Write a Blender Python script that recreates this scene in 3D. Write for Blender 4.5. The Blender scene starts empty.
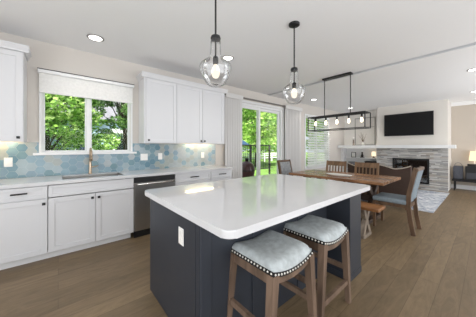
import bpy, bmesh, math, random
from mathutils import Vector, Matrix
random.seed(7)
C = bpy.context.scene
COL = C.collection
PI = math.pi

# ------------------------------------------------------------------ camera, world, lights, exposure
H = 2.73          # kitchen ceiling
HL = 2.71         # living room ceiling
WY = 3.88         # inner face of the window wall
cam_d = bpy.data.cameras.new('camera')
cam = bpy.data.objects.new('camera', cam_d); COL.objects.link(cam)
cam.location = (0, 0, 1.31)
cam.rotation_euler = (PI/2, 0, math.atan2(0.7627, 0.6468) - PI/2)
cam_d.sensor_fit = 'HORIZONTAL'; cam_d.sensor_width = 36.0
cam_d.lens = 212/476*36
cam_d.shift_y = -(158.5-147)/476
cam_d.clip_start = 0.05; cam_d.clip_end = 300
C.camera = cam
C.view_settings.view_transform = 'Standard'
C.view_settings.look = 'None'
C.view_settings.gamma = 1.0
C.view_settings.use_curve_mapping = False
C.view_settings.exposure = 0.25

w = bpy.data.worlds.new('sky'); C.world = w; w.use_nodes = True
bg = w.node_tree.nodes['Background']
bg.inputs['Color'].default_value = (0.80, 0.89, 1.0, 1)
bg.inputs['Strength'].default_value = 1.0

def lamp(name, kind, loc, rot, energy, color=(1, 1, 1), **kw):
    d = bpy.data.lights.new(name, kind); d.energy = energy; d.color = color
    for k, v in kw.items(): setattr(d, k, v)
    o = bpy.data.objects.new(name, d); COL.objects.link(o)
    o.location = loc; o.rotation_euler = rot
    return o
lamp('sun', 'SUN', (0, -5, 10), (math.radians(38), 0, math.radians(-25)), 9.0, (1, .96, .88), angle=math.radians(1.5))
# added fill lights at made-up openings behind and left of the camera, tilted up
lamp('fill_rear_kitchen', 'AREA', (1.0, -2.55, 1.30), (PI/2+.70, 0, 0), 74, (0.97, .985, 1), shape='RECTANGLE', size=4.0, size_y=2.2)
lamp('fill_rear_living', 'AREA', (6.6, -2.55, 1.30), (PI/2+.62, 0, 0), 112, (0.97, .985, 1), shape='RECTANGLE', size=4.2, size_y=2.2)
lamp('fill_left', 'AREA', (-2.15, 0.4, 1.30), (PI/2+.40, 0, -PI/2), 42, (0.97, .985, 1), shape='RECTANGLE', size=3.6, size_y=2.2)

# ------------------------------------------------------------------ material helpers
def mat_new(name):
    m = bpy.data.materials.new(name); m.use_nodes = True
    nt = m.node_tree
    return m, nt, nt.nodes['Principled BSDF']
def srgb(r, g, b):
    f = lambda c: ((c/255)/12.92 if c/255 <= .04045 else (((c/255)+.055)/1.055)**2.4)
    return (f(r), f(g), f(b), 1)
def plain(name, col, rough=.5, metal=0, spec=.5, var=0.0, vscale=8, bump=0.0, bscale=60, coat=0):
    m, nt, p = mat_new(name)
    p.inputs['Base Color'].default_value = col
    p.inputs['Roughness'].default_value = rough
    p.inputs['Metallic'].default_value = metal
    p.inputs['Specular IOR Level'].default_value = spec
    if coat: p.inputs['Coat Weight'].default_value = coat
    tc = nt.nodes.new('ShaderNodeTexCoord')
    if var:
        n = nt.nodes.new('ShaderNodeTexNoise'); n.inputs['Scale'].default_value = vscale; n.inputs['Detail'].default_value = 4
        nt.links.new(tc.outputs['Object'], n.inputs['Vector'])
        r = nt.nodes.new('ShaderNodeValToRGB')
        r.color_ramp.elements[0].position = .3; r.color_ramp.elements[1].position = .7
        r.color_ramp.elements[0].color = tuple(c*(1-var) for c in col[:3])+(1,)
        r.color_ramp.elements[1].color = tuple(min(1, c*(1+var)) for c in col[:3])+(1,)
        nt.links.new(n.outputs['Fac'], r.inputs['Fac']); nt.links.new(r.outputs['Color'], p.inputs['Base Color'])
    if bump:
        n2 = nt.nodes.new('ShaderNodeTexNoise'); n2.inputs['Scale'].default_value = bscale
        nt.links.new(tc.outputs['Object'], n2.inputs['Vector'])
        b = nt.nodes.new('ShaderNodeBump'); b.inputs['Strength'].default_value = bump; b.inputs['Distance'].default_value = .01
        nt.links.new(n2.outputs['Fac'], b.inputs['Height']); nt.links.new(b.outputs['Normal'], p.inputs['Normal'])
    return m
def wood(name, c1, c2, axis=0, rough=.45, scale=14, stretch=.12):
    m, nt, p = mat_new(name)
    tc = nt.nodes.new('ShaderNodeTexCoord'); mp = nt.nodes.new('ShaderNodeMapping')
    sc = [1, 1, 1]; sc[axis] = stretch; mp.inputs['Scale'].default_value = sc
    n = nt.nodes.new('ShaderNodeTexNoise'); n.inputs['Scale'].default_value = scale; n.inputs['Detail'].default_value = 6; n.inputs['Distortion'].default_value = .6
    r = nt.nodes.new('ShaderNodeValToRGB')
    r.color_ramp.elements[0].position = .32; r.color_ramp.elements[0].color = c1
    r.color_ramp.elements[1].position = .68; r.color_ramp.elements[1].color = c2
    nt.links.new(tc.outputs['Object'], mp.inputs['Vector']); nt.links.new(mp.outputs['Vector'], n.inputs['Vector'])
    nt.links.new(n.outputs['Fac'], r.inputs['Fac']); nt.links.new(r.outputs['Color'], p.inputs['Base Color'])
    p.inputs['Roughness'].default_value = rough
    return m
def emit(name, col, strength):
    m = bpy.data.materials.new(name); m.use_nodes = True; nt = m.node_tree
    nt.nodes.remove(nt.nodes['Principled BSDF'])
    e = nt.nodes.new('ShaderNodeEmission'); e.inputs['Color'].default_value = col; e.inputs['Strength'].default_value = strength
    nt.links.new(e.outputs[0], nt.nodes['Material Output'].inputs[0])
    return m
def glass(name, tint=(1, 1, 1, 1), refl=.06, edge=.5):
    m = bpy.data.materials.new(name); m.use_nodes = True; nt = m.node_tree
    nt.nodes.remove(nt.nodes['Principled BSDF'])
    t = nt.nodes.new('ShaderNodeBsdfTransparent'); t.inputs['Color'].default_value = tint
    g = nt.nodes.new('ShaderNodeBsdfGlossy'); g.inputs['Roughness'].default_value = .02
    lw = nt.nodes.new('ShaderNodeLayerWeight'); lw.inputs['Blend'].default_value = .25
    ma = nt.nodes.new('ShaderNodeMath'); ma.operation = 'MULTIPLY_ADD'; ma.inputs[1].default_value = edge; ma.inputs[2].default_value = refl
    mx = nt.nodes.new('ShaderNodeMixShader')
    nt.links.new(lw.outputs['Fresnel'], ma.inputs[0]); nt.links.new(ma.outputs[0], mx.inputs[0])
    nt.links.new(t.outputs[0], mx.inputs[1]); nt.links.new(g.outputs[0], mx.inputs[2])
    nt.links.new(mx.outputs[0], nt.nodes['Material Output'].inputs[0])
    return m
def island_ramp(name, cols, rough=.6, translucent=0):
    """one tint per loose piece of the mesh (stones, leaves)"""
    m, nt, p = mat_new(name)
    g = nt.nodes.new('ShaderNodeNewGeometry'); r = nt.nodes.new('ShaderNodeValToRGB')
    r.color_ramp.interpolation = 'LINEAR' if translucent else 'CONSTANT'
    el = r.color_ramp.elements
    while len(el) < len(cols): el.new(.5)
    for i, c in enumerate(cols):
        el[i].position = i/len(cols); el[i].color = c
    nt.links.new(g.outputs['Random Per Island'], r.inputs['Fac']); nt.links.new(r.outputs['Color'], p.inputs['Base Color'])
    p.inputs['Roughness'].default_value = rough
    if translucent:
        tr = nt.nodes.new('ShaderNodeBsdfTranslucent'); mx = nt.nodes.new('ShaderNodeMixShader'); mx.inputs[0].default_value = translucent
        nt.links.new(r.outputs['Color'], tr.inputs['Color'])
        nt.links.new(p.outputs[0], mx.inputs[1]); nt.links.new(tr.outputs[0], mx.inputs[2])
        nt.links.new(mx.outputs[0], nt.nodes['Material Output'].inputs[0])
    return m

M = {}
M['wall'] = plain('warm_beige_paint', srgb(215, 209, 202), .85, spec=.2)
M['wall_tan'] = plain('tan_paint', srgb(196, 186, 174), .85, spec=.2)
M['wall_white'] = plain('pale_paint', srgb(226, 221, 214), .85, spec=.2)
M['ceiling'] = plain('ceiling_paint', srgb(243, 243, 244), .9, spec=.1)
M['niche'] = plain('off_white_paint', srgb(240, 237, 232), .85, spec=.2)
M['trim'] = plain('white_trim_paint', srgb(238, 238, 238), .5)
M['cab'] = plain('white_cabinet_paint', srgb(221, 221, 223), .42)
M['groove'] = plain('cabinet_gap', srgb(120, 120, 122), .8)
M['quartz'] = plain('white_quartz', srgb(220, 220, 222), .05, spec=1.0, var=.02, vscale=5)
M['navy'] = plain('charcoal_navy_paint', srgb(51, 55, 63), .42, spec=.4)
M['black'] = plain('matte_black_metal', srgb(22, 22, 24), .45)
M['bronze'] = plain('dark_bronze', srgb(48, 44, 42), .4, metal=.4)
M['steel'] = plain('stainless_steel', srgb(186, 183, 180), .33, metal=.95)
M['steel_dark'] = plain('dark_steel', srgb(60, 58, 58), .35, metal=.8)
M['nickel'] = plain('brushed_warm_nickel', srgb(190, 170, 148), .3, metal=.9)
M['plate'] = plain('white_plastic', srgb(244, 242, 238), .4)
M['glass'] = glass('window_glass', (1, 1, 1, 1), .0, .22)
M['pendant_glass'] = glass('clear_blown_glass', (.99, .99, .99, 1), .09, .7)
M['table_wood'] = wood('walnut_table_top', srgb(116, 80, 55), srgb(174, 130, 94), 1, .27, 16)
M['bench_wood'] = wood('honey_bench_wood', srgb(120, 78, 46), srgb(170, 120, 76), 1, .4, 16)
M['trestle'] = wood('dark_trestle_wood', srgb(52, 40, 34), srgb(86, 68, 56), 2, .55)
M['weathered'] = wood('weathered_grey_wood', srgb(112, 98, 86), srgb(160, 146, 130), 2, .6)
M['side_wood'] = wood('mid_brown_chair_wood', srgb(104, 78, 56), srgb(148, 116, 86), 2, .45)
M['chair_wood'] = wood('brown_chair_wood', srgb(80, 60, 46), srgb(118, 92, 70), 2, .45)
M['stool_wood'] = wood('greyed_brown_stool_wood', srgb(92, 74, 61), srgb(130, 107, 90), 2, .55, 18)
M['blue_fab'] = plain('pale_blue_woven_fabric', srgb(138, 149, 157), .9, spec=.1, var=.10, vscale=40, bump=.3, bscale=250)
M['grey_fab'] = plain('grey_blue_fabric', srgb(148, 150, 152), .9, spec=.1, var=.22, vscale=22)
M['stool_fab'] = plain('pale_blue_grey_seat_fabric', srgb(184, 190, 191), .75, spec=.25, var=.17, vscale=26, bump=.25, bscale=120)
M['sofa_fab'] = plain('taupe_brown_fabric', srgb(84, 70, 64), .85, spec=.1, var=.06, vscale=30)
M['piping'] = plain('pale_piping', srgb(196, 186, 172), .8)
M['nail'] = plain('silver_nailhead', srgb(225, 222, 215), .3, metal=.35)
M['bulb'] = emit('warm_bulb', (1, .80, .56, 1), 6)
M['bulb_pend'] = emit('soft_bulb', (1, .88, .72, 1), 1.15)
M['lens'] = emit('downlight_lens', (1, .96, .9, 1), 6)
M['shade_lit'] = emit('lit_lamp_shade', (1, .77, .5, 1), 1.25)
M['led'] = emit('under_cabinet_led', (1, .78, .46, 1), 17)
M['roller'] = plain('white_roller_fabric', srgb(236, 235, 232), .9, spec=.1, var=.05, vscale=30)
M['vane'] = plain('pale_grey_vane', srgb(222, 220, 218), .8, spec=.1)
M['slat'] = plain('white_slat', srgb(232, 232, 230), .55)
M['screen'] = plain('dark_tv_screen', srgb(17, 17, 19), .38, spec=.25)
M['soot'] = plain('black_firebox', srgb(20, 19, 19), .7)
M['log'] = wood('birch_log', srgb(92, 70, 52), srgb(170, 136, 104), 1, .8)
M['ceramic'] = plain('white_ceramic', srgb(236, 234, 228), .3)
M['twig'] = plain('dry_twig', srgb(120, 104, 88), .9)
M['stone'] = island_ramp('stacked_ledger_stone', [srgb(178, 176, 172), srgb(192, 188, 183), srgb(160, 158, 156), srgb(208, 205, 201), srgb(180, 172, 163), srgb(168, 167, 167), srgb(202, 200, 198), srgb(140, 136, 132)], .85)
M['leafA'] = island_ramp('bright_leaf', [srgb(40, 82, 26), srgb(124, 176, 62), srgb(164, 208, 96), srgb(70, 116, 38), srgb(196, 222, 140)], .55, .3)
M['leafB'] = island_ramp('deep_leaf', [srgb(40, 78, 30), srgb(76, 124, 46), srgb(56, 98, 40), srgb(108, 152, 66), srgb(48, 84, 50)], .55, .3)
M['leafM'] = island_ramp('mixed_leaf', [srgb(70, 110, 50), srgb(120, 160, 80), srgb(86, 128, 64), srgb(160, 196, 120), srgb(64, 98, 58)], .5, .35)
M['leafS'] = island_ramp('sunny_leaf', [srgb(86, 140, 44), srgb(150, 200, 78), srgb(190, 226, 116), srgb(124, 176, 62), srgb(214, 236, 150)], .5, .4)
M['bark'] = wood('grey_bark', srgb(48, 42, 36), srgb(84, 76, 66), 2, .9, 10)
M['lawn'] = plain('cut_lawn', srgb(112, 146, 74), .95, spec=.1, var=.2, vscale=1.2)
M['deck'] = wood('pale_deck_boards', srgb(164, 152, 138), srgb(196, 186, 172), 0, .7)
M['white_paint'] = plain('exterior_white', srgb(236, 238, 240), .6)
M['siding'] = plain('pale_blue_siding', srgb(166, 190, 212), .7, var=.05, vscale=2)
M['roof'] = plain('grey_shingle', srgb(120, 120, 126), .9, var=.15, vscale=5)
M['win_dark'] = plain('dark_window', srgb(60, 74, 88), .15)
M['umb'] = plain('navy_canvas', srgb(34, 66, 96), .85)
M['grill'] = plain('oxblood_ceramic', srgb(70, 40, 42), .3, spec=.5)

def floor_material():
    m, nt, p = mat_new('oak_plank_floor')
    tc = nt.nodes.new('ShaderNodeTexCoord')
    br = nt.nodes.new('ShaderNodeTexBrick'); br.offset = .37; br.offset_frequency = 2; br.squash = 1
    br.inputs['Scale'].default_value = 1; br.inputs['Brick Width'].default_value = 1.7; br.inputs['Row Height'].default_value = .15
    br.inputs['Mortar Size'].default_value = .0022; br.inputs['Mortar Smooth'].default_value = .3; br.inputs['Bias'].default_value = 0
    br.inputs['Color1'].default_value = srgb(124, 106, 82); br.inputs['Color2'].default_value = srgb(144, 124, 97)
    br.inputs['Mortar'].default_value = srgb(104, 87, 67)
    nt.links.new(tc.outputs['Object'], br.inputs['Vector'])
    mp = nt.nodes.new('ShaderNodeMapping'); mp.inputs['Scale'].default_value = (.22, 1, 1)
    n = nt.nodes.new('ShaderNodeTexNoise'); n.inputs['Scale'].default_value = 11; n.inputs['Detail'].default_value = 9; n.inputs['Roughness'].default_value = .68; n.inputs['Distortion'].default_value = 1.8
    nt.links.new(tc.outputs['Object'], mp.inputs['Vector']); nt.links.new(mp.outputs['Vector'], n.inputs['Vector'])
    r = nt.nodes.new('ShaderNodeValToRGB'); r.color_ramp.elements[0].position = .3; r.color_ramp.elements[1].position = .7
    r.color_ramp.elements[0].color = (.66, .645, .62, 1); r.color_ramp.elements[1].color = (1.08, 1.06, 1.04, 1)
    nt.links.new(n.outputs['Fac'], r.inputs['Fac'])
    mx = nt.nodes.new('ShaderNodeMix'); mx.data_type = 'RGBA'; mx.blend_type = 'MULTIPLY'; mx.inputs['Factor'].default_value = 1
    nt.links.new(br.outputs['Color'], mx.inputs['A']); nt.links.new(r.outputs['Color'], mx.inputs['B'])
    nt.links.new(mx.outputs['Result'], p.inputs['Base Color'])
    p.inputs['Roughness'].default_value = .42; p.inputs['Specular IOR Level'].default_value = .4
    return m
M['floor'] = floor_material()
def rug_material():
    m, nt, p = mat_new('blue_grey_abstract_rug')
    tc = nt.nodes.new('ShaderNodeTexCoord')
    n = nt.nodes.new('ShaderNodeTexNoise'); n.inputs['Scale'].default_value = 4.5; n.inputs['Detail'].default_value = 8; n.inputs['Roughness'].default_value = .7; n.inputs['Distortion'].default_value = 1.5
    r = nt.nodes.new('ShaderNodeValToRGB'); el = r.color_ramp.elements
    el[0].position = .36; el[0].color = srgb(104, 112, 138); el[1].position = .62; el[1].color = srgb(226, 226, 226)
    e = el.new(.47); e.color = srgb(178, 184, 194)
    nt.links.new(tc.outputs['Object'], n.inputs['Vector']); nt.links.new(n.outputs['Fac'], r.inputs['Fac']); nt.links.new(r.outputs['Color'], p.inputs['Base Color'])
    p.inputs['Roughness'].default_value = .95; p.inputs['Specular IOR Level'].default_value = .1
    return m
M['rug'] = rug_material()

# ------------------------------------------------------------------ mesh helpers
class MB:
    def __init__(self): self.bm = bmesh.new()
    def _merge(self, b):
        me = bpy.data.meshes.new('tmp'); b.to_mesh(me); b.free(); self.bm.from_mesh(me); bpy.data.meshes.remove(me)
    def box(self, x0, x1, y0, y1, z0, z1, bev=0, seg=2, mi=0):
        b = bmesh.new(); bmesh.ops.create_cube(b, size=1)
        for v in b.verts:
            v.co = Vector(((x0+x1)/2+v.co.x*(x1-x0), (y0+y1)/2+v.co.y*(y1-y0), (z0+z1)/2+v.co.z*(z1-z0)))
        if bev: bmesh.ops.bevel(b, geom=b.edges[:], offset=bev, segments=seg, affect='EDGES', profile=.5)
        for f in b.faces: f.material_index = mi
        self._merge(b); return self
    def bar(self, p0, p1, wa, wb=None, up=(0, 0, 1), wa2=None, wb2=None):
        """square bar from p0 to p1, optionally tapering"""
        p0, p1 = Vector(p0), Vector(p1); wb = wb or wa; wa2 = wa2 or wa; wb2 = wb2 or wb
        d = (p1-p0).normalized(); u = Vector(up)
        if abs(d.dot(u)) > .99: u = Vector((0, 1, 0))
        s = d.cross(u).normalized(); t = s.cross(d).normalized()
        vs = []
        for p, a, c in ((p0, wa, wb), (p1, wa2, wb2)):
            for i, j in ((-1, -1), (1, -1), (1, 1), (-1, 1)):
                vs.append(self.bm.verts.new(p+s*a/2*i+t*c/2*j))
        for f in ((3, 2, 1, 0), (4, 5, 6, 7), (0, 1, 5, 4), (1, 2, 6, 5), (2, 3, 7, 6), (3, 0, 4, 7)):
            self.bm.faces.new([vs[i] for i in f])
        return self
    def tube(self, pts, r, seg=8, cap=True):
        pts = [Vector(p) for p in pts]; rs = r if isinstance(r, (list, tuple)) else [r]*len(pts)
        rings = []; prev = None
        for i, p in enumerate(pts):
            d = (pts[min(i+1, len(pts)-1)]-pts[max(i-1, 0)]).normalized()
            a = prev or (Vector((1, 0, 0)) if abs(d.x) < .8 else Vector((0, 1, 0)))
            s = (a-d*a.dot(d)).normalized(); prev = s; t = d.cross(s)
            rings.append([self.bm.verts.new(p+(s*math.cos(2*PI*k/seg)+t*math.sin(2*PI*k/seg))*rs[i]) for k in range(seg)])
        for a, b in zip(rings, rings[1:]):
            for k in range(seg): self.bm.faces.new((a[k], a[(k+1) % seg], b[(k+1) % seg], b[k]))
        if cap: self.bm.faces.new(rings[0][::-1]); self.bm.faces.new(rings[-1])
        return self
    def ribbon(self, pts, wx, ty, axis=(1, 0, 0)):
        """rectangular section swept along pts; axis = width direction"""
        pts = [Vector(p) for p in pts]; ax = Vector(axis); rings = []
        for i, p in enumerate(pts):
            d = (pts[min(i+1, len(pts)-1)]-pts[max(i-1, 0)]).normalized(); n = ax.cross(d).normalized()
            rings.append([self.bm.verts.new(p+ax*wx/2*a+n*ty/2*b) for a, b in ((-1, -1), (1, -1), (1, 1), (-1, 1))])
        for a, b in zip(rings, rings[1:]):
            for k in range(4): self.bm.faces.new((a[k], a[(k+1) % 4], b[(k+1) % 4], b[k]))
        self.bm.faces.new(rings[0][::-1]); self.bm.faces.new(rings[-1])
        return self
    def lathe(self, prof, c=(0, 0, 0), seg=24, cap0=False, cap1=False):
        rings = [[self.bm.verts.new((c[0]+r*math.cos(2*PI*k/seg), c[1]+r*math.sin(2*PI*k/seg), c[2]+z)) for k in range(seg)] for r, z in prof]
        for a, b in zip(rings, rings[1:]):
            for k in range(seg): self.bm.faces.new((a[k], a[(k+1) % seg], b[(k+1) % seg], b[k]))
        if cap0: self.bm.faces.new(rings[0][::-1])
        if cap1: self.bm.faces.new(rings[-1])
        return self
    def prism(self, poly, axis, a0, a1):
        """poly in the two other axes (in order), extruded along axis from a0 to a1"""
        def mk(p, a):
            return {0: (a, p[0], p[1]), 1: (p[0], a, p[1]), 2: (p[0], p[1], a)}[axis]
        A = [self.bm.verts.new(mk(p, a0)) for p in poly]; B = [self.bm.verts.new(mk(p, a1)) for p in poly]
        n = len(poly)
        self.bm.faces.new(A); self.bm.faces.new(B[::-1])
        for k in range(n): self.bm.faces.new((A[k], B[k], B[(k+1) % n], A[(k+1) % n]))
        return self
    def sphere(self, c, r, sx=1, sy=1, sz=1, seg=12):
        b = bmesh.new(); bmesh.ops.create_uvsphere(b, u_segments=seg, v_segments=max(6, seg//2), radius=r)
        for v in b.verts: v.co = Vector((c[0]+v.co.x*sx, c[1]+v.co.y*sy, c[2]+v.co.z*sz))
        self._merge(b); return self
    def build(self, name, mat, parent=None, smooth=False, kind=None, loc=None):
        bmesh.ops.recalc_face_normals(self.bm, faces=self.bm.faces[:])
        me = bpy.data.meshes.new(name); self.bm.to_mesh(me); self.bm.free()
        for m in (mat if isinstance(mat, (list, tuple)) else [mat]): me.materials.append(m)
        o = bpy.data.objects.new(name, me); COL.objects.link(o)
        if smooth:
            for p in me.polygons: p.use_smooth = True
        if parent: o.parent = parent
        if kind: o['kind'] = kind
        if loc: o.location = loc
        return o
def solidify(o, t, offset=0):
    md = o.modifiers.new('thickness', 'SOLIDIFY'); md.thickness = t; md.offset = offset; return o
def thing(name, label, cat, loc=(0, 0, 0), rz=0, group=None):
    o = bpy.data.objects.new(name, None); COL.objects.link(o); o.empty_display_size = .1
    o.location = loc; o.rotation_euler = (0, 0, rz); o['label'] = label; o['category'] = cat
    if group: o['group'] = group
    return o
def tag(o, label, cat, group=None, kind=None):
    o['label'] = label; o['category'] = cat
    if group: o['group'] = group
    if kind: o['kind'] = kind
    return o
def struct(o): o['kind'] = 'structure'; return o
def dup(root, loc, rz=None, label=None):
    r = root.copy(); COL.objects.link(r); r.location = loc
    if rz is not None: r.rotation_euler = (0, 0, rz)
    if label: r['label'] = label
    for ch in list(root.children):
        c = ch.copy(); COL.objects.link(c); c.parent = r
        for g in list(ch.children):
            d = g.copy(); COL.objects.link(d); d.parent = c
    return r

# ------------------------------------------------------------------ room shell
X0, X1, Y0 = -2.2, 9.6, -2.6
struct(MB().box(X0-.15, X1+.15, Y0-.15, WY+.15, -.12, 0).build('floor', M['floor']))
SEAM = 4.31  # ceiling step; hollow slot here is shaped to hold shade as a dark line
cb = MB()
cb.prism([(X0-.15, H), (SEAM, H), (SEAM, H+.05), (SEAM+.16, H+.05), (SEAM+.16, HL+.008), (SEAM+.07, HL+.008), (SEAM+.07, HL), (X1+.15, HL), (X1+.15, H+.3), (X0-.15, H+.3)], 1, Y0-1.6, WY+.5)  # unseen overhang past the rear wall added to block the sun
struct(cb.build('ceiling', M['ceiling']))
def wall_x(name, y0, y1, xa, xb, holes, mat, top=H):
    """wall running along X with rectangular holes (x0,x1,z0,z1)"""
    m = MB(); xs = xa
    for (a, b, c, d) in sorted(holes):
        if a > xs: m.box(xs, a, y0, y1, 0, top)
        if c > 0: m.box(a, b, y0, y1, 0, c)
        m.box(a, b, y0, y1, d, top); xs = b
    m.box(xs, xb, y0, y1, 0, top)
    return struct(m.build(name, mat))
KW = (-.168, .925, 1.232, 2.30)       # kitchen window
SD = (3.33, 5.00, 0.0, 2.40)         # sliding door
DW = (6.20, 7.70, .62, 2.34)         # dining window
wall_x('wall_back', WY, WY+.15, X0-.15, X1+.15, [KW, SD, DW], M['wall'])
wall_x('wall_front', Y0-.15, Y0, X0-.15, X1+.15, [(-1.1, 3.1, .2, 2.42), (4.4, 8.8, .2, 2.42)], M['wall_white'])  # both unseen openings are added for the rear fill lights
lw = MB()  # unseen side wall, opening added for the left fill light
for a, b, c, d in ((Y0, -1.45, 0, H), (2.25, WY, 0, H), (-1.45, 2.25, 0, .2), (-1.45, 2.25, 2.42, H)):
    lw.box(X0-.15, X0, a, b, c, d)
struct(lw.build('wall_left', M['wall_white']))
struct(MB().box(X1, X1+.15, Y0, 2.6, 0, HL).build('wall_right', M['wall_tan']))
NX = 9.12
struct(MB().box(NX, X1+.15, 2.56, WY, 0, HL).build('wall_niche', M['niche']))
BX, BYa, BYb = 8.70, .76, 2.56
br_ = MB()
br_.box(BX, X1, BYa, BYb, 1.30, HL); br_.box(BX, X1, BYa, 1.15, 0, 1.30); br_.box(BX, X1, 2.10, BYb, 0, 1.30)
br_.box(BX, X1, 1.15, 2.10, 0, .16); br_.box(BX, X1, 1.15, 2.10, .94, 1.30); br_.box(BX+.45, X1, 1.15, 2.10, .16, .94)
struct(br_.build('wall_chimney', M['wall_white']))
struct(MB().box(X1-.016, X1, Y0, BYa, 0, .13, .004).build('baseboard_right', M['trim']))
bb = MB()
for a, b in ((2.70, 3.26), (5.07, NX)): bb.box(a, b, WY-.016, WY, 0, .13, .004)
struct(bb.build('baseboard_back', M['trim']))
struct(MB().prism([(X1, HL), (X1-.09, HL), (X1-.09, HL-.02), (X1-.025, HL-.105), (X1, HL-.105)], 1, Y0, BYa).build('trim_1', M['trim']))
struct(MB().box(-.55, .80, WY-.527, WY-.46, 0, .089).build('trim_2', M['trim']))
struct(MB().box(1.44, 2.62, WY-.527, WY-.46, 0, .089).build('trim_3', M['trim']))

# kitchen window ----------------------------------------------------
def frame_rect(m, x0, x1, z0, z1, wd, y0, y1, bev=.004):
    m.box(x0, x0+wd, y0, y1, z0, z1, bev); m.box(x1-wd, x1, y0, y1, z0, z1, bev)
    m.box(x0+wd, x1-wd, y0, y1, z0, z0+wd, bev); m.box(x0+wd, x1-wd, y0, y1, z1-wd, z1, bev)
f = MB(); frame_rect(f, KW[0], KW[1], KW[2], KW[3], .012, WY+.01, WY+.12, .002)
f.box(.325, .375, WY+.02, WY+.11, KW[2]+.012, KW[3]-.012, .004)
k = struct(f.build('window_1', M['trim']))
m = MB()
frame_rect(m, KW[0]-.028, KW[1]+.028, KW[2]-.02, KW[3]+.028, .028, WY-.018, WY, .004)
m.build('casing', M['trim'], k)
MB().box(KW[0]-.085, KW[1]+.085, WY-.055, WY+.012, KW[2]-.033, KW[2]-.001, .006).build('sill', M['trim'], k)
for a, b in ((KW[0]+.012, .325), (.375, KW[1]-.012)):
    s = MB(); frame_rect(s, a, b, KW[2]+.012, KW[3]-.012, .018, WY+.05, WY+.085, .003); s.build('sash', M['trim'], k)
    MB().box(a+.012, b-.012, WY+.062, WY+.068, KW[2]+.024, KW[3]-.024).build('pane', M['glass'], k)
rs = thing('roller_shade', 'white roller shade drawn partly down over the window above the sink', 'window shade', (.378, WY-.06, 2.033))
MB().box(-.572, .572, .028, .032, .03, .26).build('shade_fabric', M['roller'], rs)
MB().box(-.572, .572, .018, .042, .0, .03, .006).build('hem_bar', M['roller'], rs)
MB().box(-.585, .585, -.02, .055, .26, .308, .008).build('cassette', M['trim'], rs)
MB().box(-.588, .588, -.024, -.018, .304, .313).build('cassette_edge', M['steel_dark'], rs)

# sliding door ------------------------------------------------------
f = MB(); frame_rect(f, SD[0], SD[1], 0.0, SD[3], .06, WY+.01, WY+.14)
d = struct(f.build('door_1', M['trim']))
for a, b, y in ((3.385, 4.10, WY+.03), (4.03, 4.945, WY+.08)):
    s = MB(); frame_rect(s, a, b, .05, SD[3]-.055, .07, y, y+.04, .004); so = s.build('door_panel', M['trim'], d)
    MB().box(a+.06, b-.06, y+.017, y+.023, .11, SD[3]-.12).build('pane', M['glass'], so)
MB().box(4.045, 4.07, WY+.005, WY+.03, .95, 1.15, .006).build('door_handle', M['trim'], d)
m = MB(); frame_rect(m, SD[0]-.06, SD[1]+.06, -.07, SD[3]+.06, .06, WY-.016, WY); m.build('casing', M['trim'], d)

# vertical blinds stacked either side of the door, one head rail
vb = thing('vertical_blind', 'pale vertical blind parted to both sides of the sliding glass door', 'blind', (4.35, WY-.07, 0))
MB().box(-1.50, 1.50, -.025, .03, 2.478, 2.505, .004).build('head_rail', plain('grey_rail', srgb(120, 116, 112), .5), vb)
MB().box(-1.50, -.99, -.045, -.03, 2.42, 2.53, .004).build('valance', M['vane'], vb)
MB().box(.66, 1.50, -.045, -.03, 2.42, 2.53, .004).build('valance', M['vane'], vb)
for i in range(7):
    x = -1.46+i*.072
    MB().prism([(x-.042, -.008), (x+.042, .006), (x+.042, .010), (x-.042, -.004)], 2, .03, 2.475).build('vane', M['vane'], vb)
for i in range(11):
    x = .71+i*.075
    MB().prism([(x-.042, -.008), (x+.042, .006), (x+.042, .010), (x-.042, -.004)], 2, .03, 2.475).build('vane', M['vane'], vb)

# dining window with horizontal blind --------------------------------
f = MB(); frame_rect(f, *DW, .05, WY+.02, WY+.12); f.box(6.93, 6.98, WY+.03, WY+.11, DW[2], DW[3])
k = struct(f.build('window_2', M['trim']))
for a, b in ((6.25, 6.93), (6.98, 7.65)): MB().box(a, b, WY+.06, WY+.066, DW[2]+.05, DW[3]-.05).build('pane', M['glass'], k)
m = MB(); frame_rect(m, DW[0]-.06, DW[1]+.06, DW[2]-.06, DW[3]+.06, .06, WY-.016, WY); m.build('casing', M['trim'], k)
MB().box(DW[0]-.08, DW[1]+.08, WY-.05, WY+.01, DW[2]-.025, DW[2]+.0, .005).build('sill', M['trim'], k)
hb = thing('horizontal_blind', 'white horizontal slatted blind over the window behind the dining table', 'blind', (6.95, WY-.06, .63))
MB().box(-.74, .74, -.03, .025, 1.66, 1.71, .004).build('head_rail', M['slat'], hb)
s = MB()
for i in range(19):
    z = .07+i*.0845
    s.prism([(-.036, z-.029), (.036, z+.029), (.036, z+.034), (-.036, z-.024)], 0, -.735, .735)
s.build('slats', M['slat'], hb)
MB().box(-.735, .735, -.02, .02, .0, .022, .004).build('bottom_rail', M['slat'], hb)
MB().tube([(-.62, -.045, 1.66), (-.62, -.045, .9)], .006, 6).build('tilt_wand', M['plate'], hb)

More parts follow.
